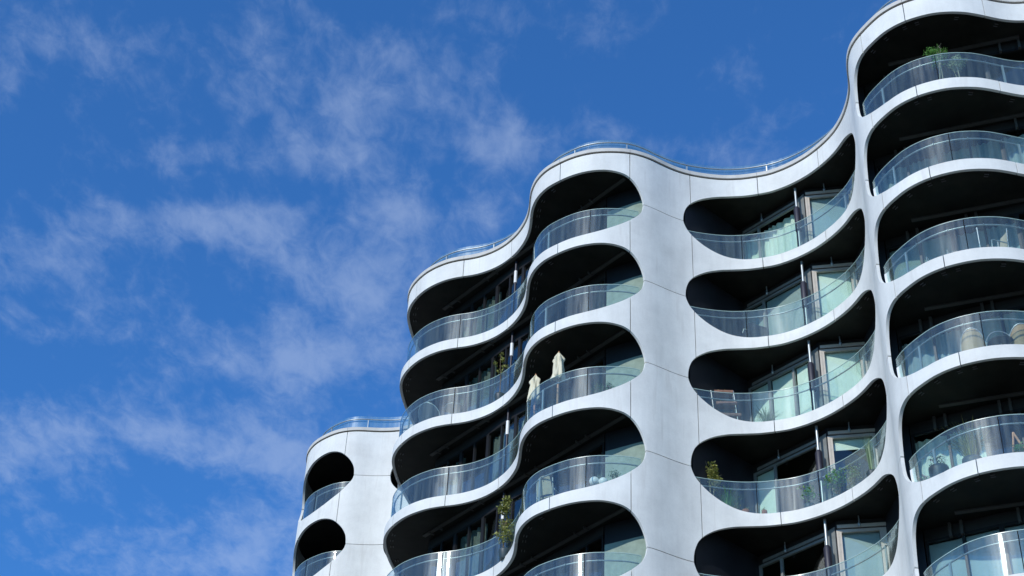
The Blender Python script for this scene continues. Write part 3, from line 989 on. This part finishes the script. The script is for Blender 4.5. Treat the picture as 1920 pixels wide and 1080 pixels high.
def bush(name, label, x, y, j, z, rad, leaf, seed, n=260, size=.05, potm='darkpot', potr=.16, poth=.28, squash=.9, petals=0, group=None, cat='potted plant'):
    t = thing(name, label, cat, (x, y, floor_z(j)), 0, group)
    pot(t, potr, poth, M[potm])
    r = random.Random(seed)
    st = MB()
    for _ in range(9):
        st.tube([(r.uniform(-.05, .05), r.uniform(-.05, .05), poth - .04), (r.uniform(-1, 1) * rad * .6, r.uniform(-1, 1) * rad * .6, z + rad * .3 * r.uniform(-.5, 1))], [.008, .003], 4)
    st.build('stem', M['bark'], t)
    lf = MB(); leaves(lf, (0, 0, z), rad, n, size, seed=seed, squash=squash); lf.build('foliage', M[leaf], t)
    if petals:
        mb = MB(); leaves(mb, (0, 0, z + rad * .15), rad * 1.02, petals, .045, seed=seed + 3, squash=squash); mb.build('flowers', M['petal'], t)
    return t


def parasol(label, x, y, j, h, lean, seed, group):
    t = thing('closed_parasol', label, 'parasol', (x, y, floor_z(j)), 0, group)
    mb = MB(); mb.tube([(0, 0, .05), (0, 0, h - .06)], .03, 10); mb.build('pole', M['wood'], t)
    mb = MB(); mb.lathe((0, 0, 0), [(.24, 0), (.24, .05), (.05, .075), (.04, .2)], 18); mb.build('base', M['greyfab'], t)
    cv = MB()
    r = random.Random(seed)
    ph = [r.uniform(0, 6.28) for _ in range(4)]

    def wob(i, a):
        return 1 + .30 * math.sin(5 * a + ph[0] + i * .25) + .13 * math.sin(9 * a + ph[1] - i * .4) + .08 * math.sin(3 * a + ph[2])
    prof = [(.09, h - .98), (.15, h - .96), (.155, h - .86), (.14, h - .72), (.135, h - .58), (.125, h - .45), (.115, h - .36), (.14, h - .28), (.135, h - .23), (.09, h - .15), (.05, h - .08), (.022, h - .02)]
    cv.lathe((0, 0, 0), prof, 40, wob)
    fl = cv.build('canopy', M['cream'], t)
    sk = MB()        # loose flap of cloth swinging out at the bottom
    pts = []
    for i in range(7):
        q = i / 6
        for k in range(4):
            a = 3.5 + (k - 1.5) * .55 * (1 - .2 * q)
            rad = .10 + .12 * q * q + .03 * math.sin(k * 2 + i)
            pts.append((math.cos(a) * rad, math.sin(a) * rad, h - .40 - .62 * q))
    sk.add(pts, [(i * 4 + k, i * 4 + k + 1, i * 4 + k + 5, i * 4 + k + 4) for i in range(6) for k in range(3)], True)
    sk.build('canopy_flap', M['cream'], t)
    mb = MB(); mb.lathe((0, 0, h - .05), [(.02, 0), (.03, .03), (.015, .07), (.003, .1)], 8); mb.build('finial', M['wood'], t)
    return t


parasol('closed cream parasol, the taller right one of the pair, on a wooden pole', 1.46, 38.50, 2, 2.30, 0, 2, 'closed parasols on the middle balcony')
parasol('closed cream parasol, the left one beside the bend in the facade', .84, 39.62, 2, 2.28, 0, 5, 'closed parasols on the middle balcony')


def armchair(label, x, y, j, rz, cushion=None, h=.92, group=None, metal='flat', slat=True):
    t = thing('patio_chair', label, 'chair', (x, y, floor_z(j)), rz, group)
    for sx in (-1, 1):
        mb = MB(); mb.tube([(sx * .25, -.24, 0), (sx * .26, -.24, .42), (sx * .27, -.24, .64), (sx * .27, -.18, .66), (sx * .27, .2, .65)], .016, 6); mb.build('leg', M[metal], t)
        mb = MB(); mb.tube([(sx * .25, .27, 0), (sx * .25, .21, .42), (sx * .24, .27, h)], .016, 6); mb.build('leg', M[metal], t)
    mb = MB(); mb.box((0, -.01, .43), .50, .48, .03); mb.build('seat', M[cushion or 'white'], t)
    mb = MB()
    pts = []
    for i in range(6):
        q = i / 5
        for k in range(7):
            u = (k / 6 - .5)
            pts.append((u * .48 * (1 - .25 * q * q), .22 + .09 * q + .05 * math.cos(u * 3), .48 + (h - .46) * q + .04 * (1 - 4 * u * u) * q))
    mb.add(pts, [(i * 7 + k, i * 7 + k + 1, i * 7 + k + 8, i * 7 + k + 7) for i in range(5) for k in range(6)], True)
    mb.add([(a, b_ + .022, c) for a, b_, c in pts], [(i * 7 + k, i * 7 + k + 7, i * 7 + k + 8, i * 7 + k + 1) for i in range(5) for k in range(6)], True)
    mb.build('backrest', M[cushion or 'white'], t)
    return t


armchair('beige cushioned chair behind the glass, two storeys above the bottom edge', 1.32, 38.85, 3, 2.6, 'beigefab', .98)
for i, (x, y, lb) in enumerate(((2.50, 38.02, 'left white globe lamp on the balcony floor beside the glass seam'), (2.74, 37.99, 'right white globe lamp on the balcony floor by the white pier'))):
    t = thing('globe_lamp', lb, 'lamp', (x, y, floor_z(3)), 0, 'white globe lamps on one balcony')
    mb = MB(); mb.tube([(0, 0, .03), (0, 0, .5)], .012, 8); mb.build('stand', M['steel'], t)
    mb = MB(); mb.lathe((0, 0, 0), [(.1, 0), (.1, .02), (.02, .035)], 14); mb.build('foot', M['steel'], t)
    mb = MB(); mb.lathe((0, 0, .62 - .03 * i), [(.135 * math.sin(a), -.135 * math.cos(a)) for a in np.linspace(.12, 3.05, 14)], 20); mb.build('globe', M['whiteball'], t)

bush('flowering_plant', 'potted plant with pink flowers beside the sunlit wall on the parasol balcony', 2.90, 37.92, 2, .70, .20, 'leaf', 31, 150, .05, petals=16)
bush('potted_plant', 'leafy green potted plant on the parasol balcony right of the glass seam', 2.55, 38.02, 2, .72, .24, 'leaf', 32, 170, .055)
bush('potted_plant', 'green potted plant at the right end of the balcony with the globe lamps', 3.05, 37.95, 3, .80, .22, 'leaf', 33, 200, .05)
bush('potted_plant', 'small green plant at the left bend of the balcony with the beige chair', .80, 39.45, 3, .62, .17, 'leaf', 34, 160, .045)

# left column of balconies
small_tree('potted_sapling', 'thin potted sapling with whorled twigs sticking up above the glass left of the bend', -.20, 42.15, 1, 2.0, .16, 'leaf_yellow', 'bark', 40, n=70, size=.07,
           layers=[(0, 0, 1.9, .07, .5), (.02, 0, 1.68, .12, .6), (-.2, .0, 1.52, .10, .5), (.12, 0, 1.42, .13, .6), (0, 0, 1.2, .15, .5)], squash=.6)
small_tree('potted_shrub', 'large bushy green shrub growing between the glass and the bend in the facade', .19, 41.32, 3, 2.35, .40, 'leaf_yellow', 'bark', 41, stems=3, n=620, size=.075,
           layers=[(0, 0, 1.95, .17, .4), (-.06, -.08, 1.62, .23, .6), (0.02, .1, 1.2, .28, .4), (-.02, -.12, .72, .30, .5)], squash=1.0, cat='potted shrub')


def round_seat(label, x, y, j, rz, fabric, rad=.42, h=.86, name='round_armchair', group=None, hoop=True):
    t = thing(name, label, 'chair', (x, y, floor_z(j)), rz, group)
    mb = MB(); mb.lathe((0, 0, 0), [(rad * .5, .04), (rad * .72, .2), (rad * .9, .36), (rad * .86, .40), (.02, .40)], 20); mb.build('seat', M[fabric], t)
    mb = MB(); n = 14; pts = []
    for i in range(6):
        q = i / 5
        for k in range(n + 1):
            a = math.pi * (k / n)
            top = .40 + (h - .40) * (math.sin(a) ** .7)
            z = .34 + (top - .34) * q
            rr = rad * (.88 + .10 * q)
            pts.append((math.cos(a) * rr, math.sin(a) * rr * .9, z))
    mb.add(pts, [(i * (n + 1) + k, i * (n + 1) + k + 1, (i + 1) * (n + 1) + k + 1, (i + 1) * (n + 1) + k) for i in range(5) for k in range(n)], True)
    mb.add([(a * .94, b_ * .94, c) for a, b_, c in pts], [(i * (n + 1) + k, (i + 1) * (n + 1) + k, (i + 1) * (n + 1) + k + 1, i * (n + 1) + k + 1) for i in range(5) for k in range(n)], True)
    mb.build('backrest', M[fabric], t)
    if hoop:
        mb = MB(); mb.tube([pts[5 * (n + 1) + k] for k in range(n + 1)], .017, 8); mb.build('rim', M['flat'], t)
    mb = MB()
    for a in (.8, 2.3, 3.9, 5.5):
        mb.tube([(math.cos(a) * rad * .45, math.sin(a) * rad * .45, 0), (math.cos(a) * rad * .42, math.sin(a) * rad * .42, .2)], .02, 6)
    mb.build('base_leg', M['flat'], t)
    return t


round_seat('rounded grey armchair with pale rim behind the glass on the left bulge', -2.36, 43.96, 1, 2.4, 'greyfab', .44, .92)
t = thing('bistro_table', 'small round table with cups in front of the window on the left bulge', 'table', (-1.62, 43.62, floor_z(1)))
mb = MB(); mb.lathe((0, 0, .74), [(.30, 0), (.32, .012), (.30, .025)], 20); mb.build('tabletop', M['steel'], t)
mb = MB(); mb.tube([(0, 0, .03), (0, 0, .74)], .022, 8); mb.lathe((0, 0, 0), [(.2, 0), (.19, .02), (.03, .04)], 14); mb.build('pedestal', M['steel'], t)
for cx, cy, lb in ((.12, -.1, 'right white cup on the small round table'), (-.1, .06, 'left white cup on the small round table')):
    mb = MB(); mb.lathe((0, 0, 0), [(.025, 0), (.04, .05), (.042, .09), (.036, .088), (.02, .01)], 12)
    tag(mb.build('cup', M['white'], None, (-1.62 + cx, 43.62 + cy, floor_z(1) + .768)), lb, 'cup', 'cups on the round table')

# middle balconies with the slanted windows
t = thing('covered_grill', 'dark covered grill standing at the glass one storey below the top', 'grill', (7.30, 38.80, floor_z(1)), .3)
mb = MB(); mb.box((0, 0, .38), .52, .42, .66); mb.build('body', M['greyfab'], t)
mb = MB(); mb.tube([(-.27, 0, .72), (.27, 0, .72)], .19, 12); mb.build('lid', M['greyfab'], t)
mb = MB(); mb.tube([(-.30, 0, .70), (-.42, -.02, .66), (-.46, -.02, .50)], .014, 6); mb.build('handle', M['white'], t)
mb = MB()
for sx in (-.2, .2):
    for sy in (-.15, .15):
        mb.tube([(sx, sy, 0), (sx, sy, .06)], .025, 6)
mb.build('foot', M['seal'], t)
t = thing('plant_shelf', 'tiered reddish wooden shelf rack holding pots in the dark corner of the balcony', 'shelf', (6.28, 38.86, floor_z(2) - .0), -.05)
for i, z in enumerate((.56, .96, 1.36)):
    mb = MB(); mb.box((.10 - .07 * i, 0, z), .66 - .06 * i, .26, .035); mb.box((.10 - .07 * i, -.13, z + .04), .66 - .06 * i, .02, .07); mb.build('shelf_board', M['darkwood'], t)
for sx in (-.28, .36):
    mb = MB(); mb.tube([(sx, -.1, 0), (sx - .12, -.1, 1.42), (sx - .12, -.02, 1.50), (sx - .12, .1, 1.42), (sx, .1, 0)], .014, 6); mb.build('side_frame', M['white'], t)
for i, (dx, z, lb) in enumerate(((-.16, 1.38, 'small terracotta pot, leftmost on the top board of the rack'), (.02, 1.38, 'small terracotta pot beside the rightmost one on the top board of the rack'),
                                 (.20, 0.98, 'small terracotta pot on the right end of the middle board of the rack'), (-.12, 0.98, 'small terracotta pot on the left end of the middle board of the rack'),
                                 (.05, .58, 'small terracotta pot alone on the lowest board of the rack'))):
    b = thing('flower_pot', lb, 'flower pot', (6.28 + dx, 38.86, floor_z(2) + z), 0, 'terracotta pots on the rack')
    pot(b, .055, .10, M['terracotta'])
    mb = MB(); leaves(mb, (0, 0, .12), .07, 22, .04, seed=50 + i); mb.build('foliage', M['leaf_yellow'], b)
grass_plant('potted_grass', 'spiky grass-like plant in a pot in front of the pale green window', 7.42, 38.72, 2, .60, 140, 'leaf_grey', 60, spread=.8)
small_tree('potted_tree', 'small yellow-green potted tree standing before the dark side wall', 5.80, 38.75, 3, 1.98, .38, 'leaf_yellow', 'palebark', 61, stems=2, n=900, size=.08,
           layers=[(0, 0, 1.84, .12, .15), (-.03, 0, 1.55, .28, .6), (.05, 0, 1.28, .30, .5)], potm='white')
grass_plant('potted_fern', 'dark green fern standing right of the small yellow-green tree', 6.22, 38.80, 3, .85, 160, 'leaf_bright', 62, spread=.55)
bush('herb_pot', 'low yellow-green herb in a pot near the terracotta pots', 6.42, 38.62, 3, .42, .16, 'leaf_yellow', 63, 110, .045)
bush('terracotta_pot', 'left terracotta pot with a rounded orange plant at the foot of the glass', 6.66, 38.62, 3, .38, .10, 'terracotta_leaf' if 'terracotta_leaf' in M else 'leaf_yellow', 64, 40, .04, potm='terracotta', potr=.11, poth=.34)
bush('terracotta_pot', 'right smaller terracotta pot just right of the dark glass seam', 7.16, 38.56, 3, .36, .08, 'leaf_yellow', 65, 34, .035, potm='terracotta', potr=.08, poth=.32)
bush('potted_plant', 'light green potted plant in the middle of the glass below the dark window', 8.30, 38.10, 3, .66, .32, 'leaf_bright', 66, 260, .075, squash=.8)
bush('flowering_shrub', 'wide green shrub with pink flowers left of the narrow column', 8.96, 37.62, 3, .86, .42, 'leaf_bright', 67, 520, .075, petals=18, squash=.8)
bush('potted_plant', 'sparse green plant with pale stems at the right end beside the narrow column', 9.30, 37.10, 3, .72, .30, 'leaf_grey', 68, 240, .065, squash=1.0)
grass_plant('hanging_vine', 'tall thin climbing plant at the glass edge under the narrow column', 9.62, 36.30, 3, 1.3, 34, 'leaf_grey', 69, spread=.14)

# right column of balconies
small_tree('potted_tree', 'taller flat-topped potted tree rising above the glass on the top right balcony', 11.28, 30.92, 0, 1.86, .30, 'leaf_bright', 'palebark', 70, stems=3, n=520, size=.055,
           layers=[(0, 0, 1.68, .15, .12), (-.18, 0, 1.55, .2, .3), (.2, .0, 1.57, .2, .3), (0, 0, 1.50, .26, .5), (0.02, 0, 1.22, .30, .45)], squash=.55)
small_tree('potted_tree', 'shorter round-topped potted tree right of the flat-topped one on the top balcony', 11.78, 30.86, 0, 1.36, .28, 'leaf_pale', 'palebark', 71, stems=3, n=700, size=.06,
           layers=[(0, 0, 1.10, .28, 1.0)], squash=.85)
armchair('pale metal armchair on the left behind the glass, third balcony from the top', 10.72, 31.62, 2, -.6, 'white', .86)
armchair('beige high-backed armchair seen from the side on the third balcony from the top', 11.98, 31.12, 2, -1.35, 'beigefab', 1.18)
t = thing('parasol_stand', 'bare thin parasol stand between the two chairs', 'parasol stand', (11.62, 31.15, floor_z(2)))
mb = MB(); mb.tube([(0, 0, .04), (0, 0, 1.30)], .02, 8); mb.build('pole', M['steel'], t)
mb = MB(); mb.lathe((0, 0, 1.28), [(.01, 0), (.035, .03), (.01, .07)], 10); mb.build('knob', M['steel'], t)
mb = MB(); mb.lathe((0, 0, 0), [(.2, 0), (.2, .04), (.03, .07)], 14); mb.build('foot', M['greyfab'], t)
round_seat('left round wicker armchair behind the fourth balcony glass from the top', 11.10, 31.34, 3, 2.7, 'wicker', .31, 1.02, 'wicker_chair', 'wicker chairs on one balcony')
round_seat('right round wicker armchair at the edge of the picture', 12.22, 31.16, 3, 2.9, 'wicker', .33, 1.08, 'wicker_chair', 'wicker chairs on one balcony')
t = thing('hoop_table', 'thin arched metal table frame between the two wicker chairs', 'table', (11.70, 31.15, floor_z(3)))
mb = MB(); mb.tube([(math.cos(a) * .34, 0, .62 + .40 * math.sin(a)) for a in np.linspace(0, math.pi, 18)], .014, 6); mb.build('hoop', M['steel'], t)
mb = MB(); mb.lathe((0, 0, .66), [(.30, 0), (.31, .01), (.3, .02)], 20); mb.build('tabletop', M['greyfab'], t)
mb = MB(); mb.tube([(0, 0, .03), (0, 0, .66)], .025, 8); mb.lathe((0, 0, 0), [(.18, 0), (.17, .02), (.03, .04)], 12); mb.build('pedestal', M['steel'], t)
grass_plant('potted_grass', 'tall yellow-green grass in a dark round pot on the fifth right balcony', 10.68, 31.50, 4, .85, 190, 'leaf_yellow', 72, potr=.24, poth=.5, spread=.75)
t = bush('planter_box', 'dark square planter with pink flowers beside the narrow column', 10.02, 31.95, 4, .72, .26, 'leaf', 73, 140, .05, potr=.24, poth=.52, petals=60, squash=.6)
bush('flowering_plant', 'trailing pink flowers at the very end of the glass by the column', 9.80, 32.50, 4, .56, .2, 'leaf_grey', 74, 110, .045, petals=40)
bush('potted_plant', 'bright green bushy plant at the foot of the wooden easel', 11.62, 30.90, 4, .50, .22, 'leaf_bright', 75, 260, .05, squash=.7)
t = thing('wooden_easel', 'pale wooden A-frame leaning behind the bright green plant at the picture edge', 'easel', (11.66, 31.25, floor_z(4)), -.1)
for k, (x0, x1) in enumerate(((-.12, -.02), (.32, -.02))):
    mb = MB(); mb.tube([(x0, 0, 0.3), (x1, 0, 1.15)], .028, 6); mb.build('leg', M['wood'], t)
mb = MB(); mb.tube([(-.08, 0, .6), (.2, 0, .6)], .02, 6); mb.build('crossbar', M['wood'], t)
bush('potted_plant', 'low dark plant behind the glass of the lower left tower balcony', -6.9, 55.2, 1, .55, .2, 'leaf', 76, 120, .05)
bush('potted_plant', 'yellow-green plant seen through the rounded glass at the top left tower corner', -7.1, 55.4, 0, .55, .22, 'leaf_yellow', 77, 140, .05)
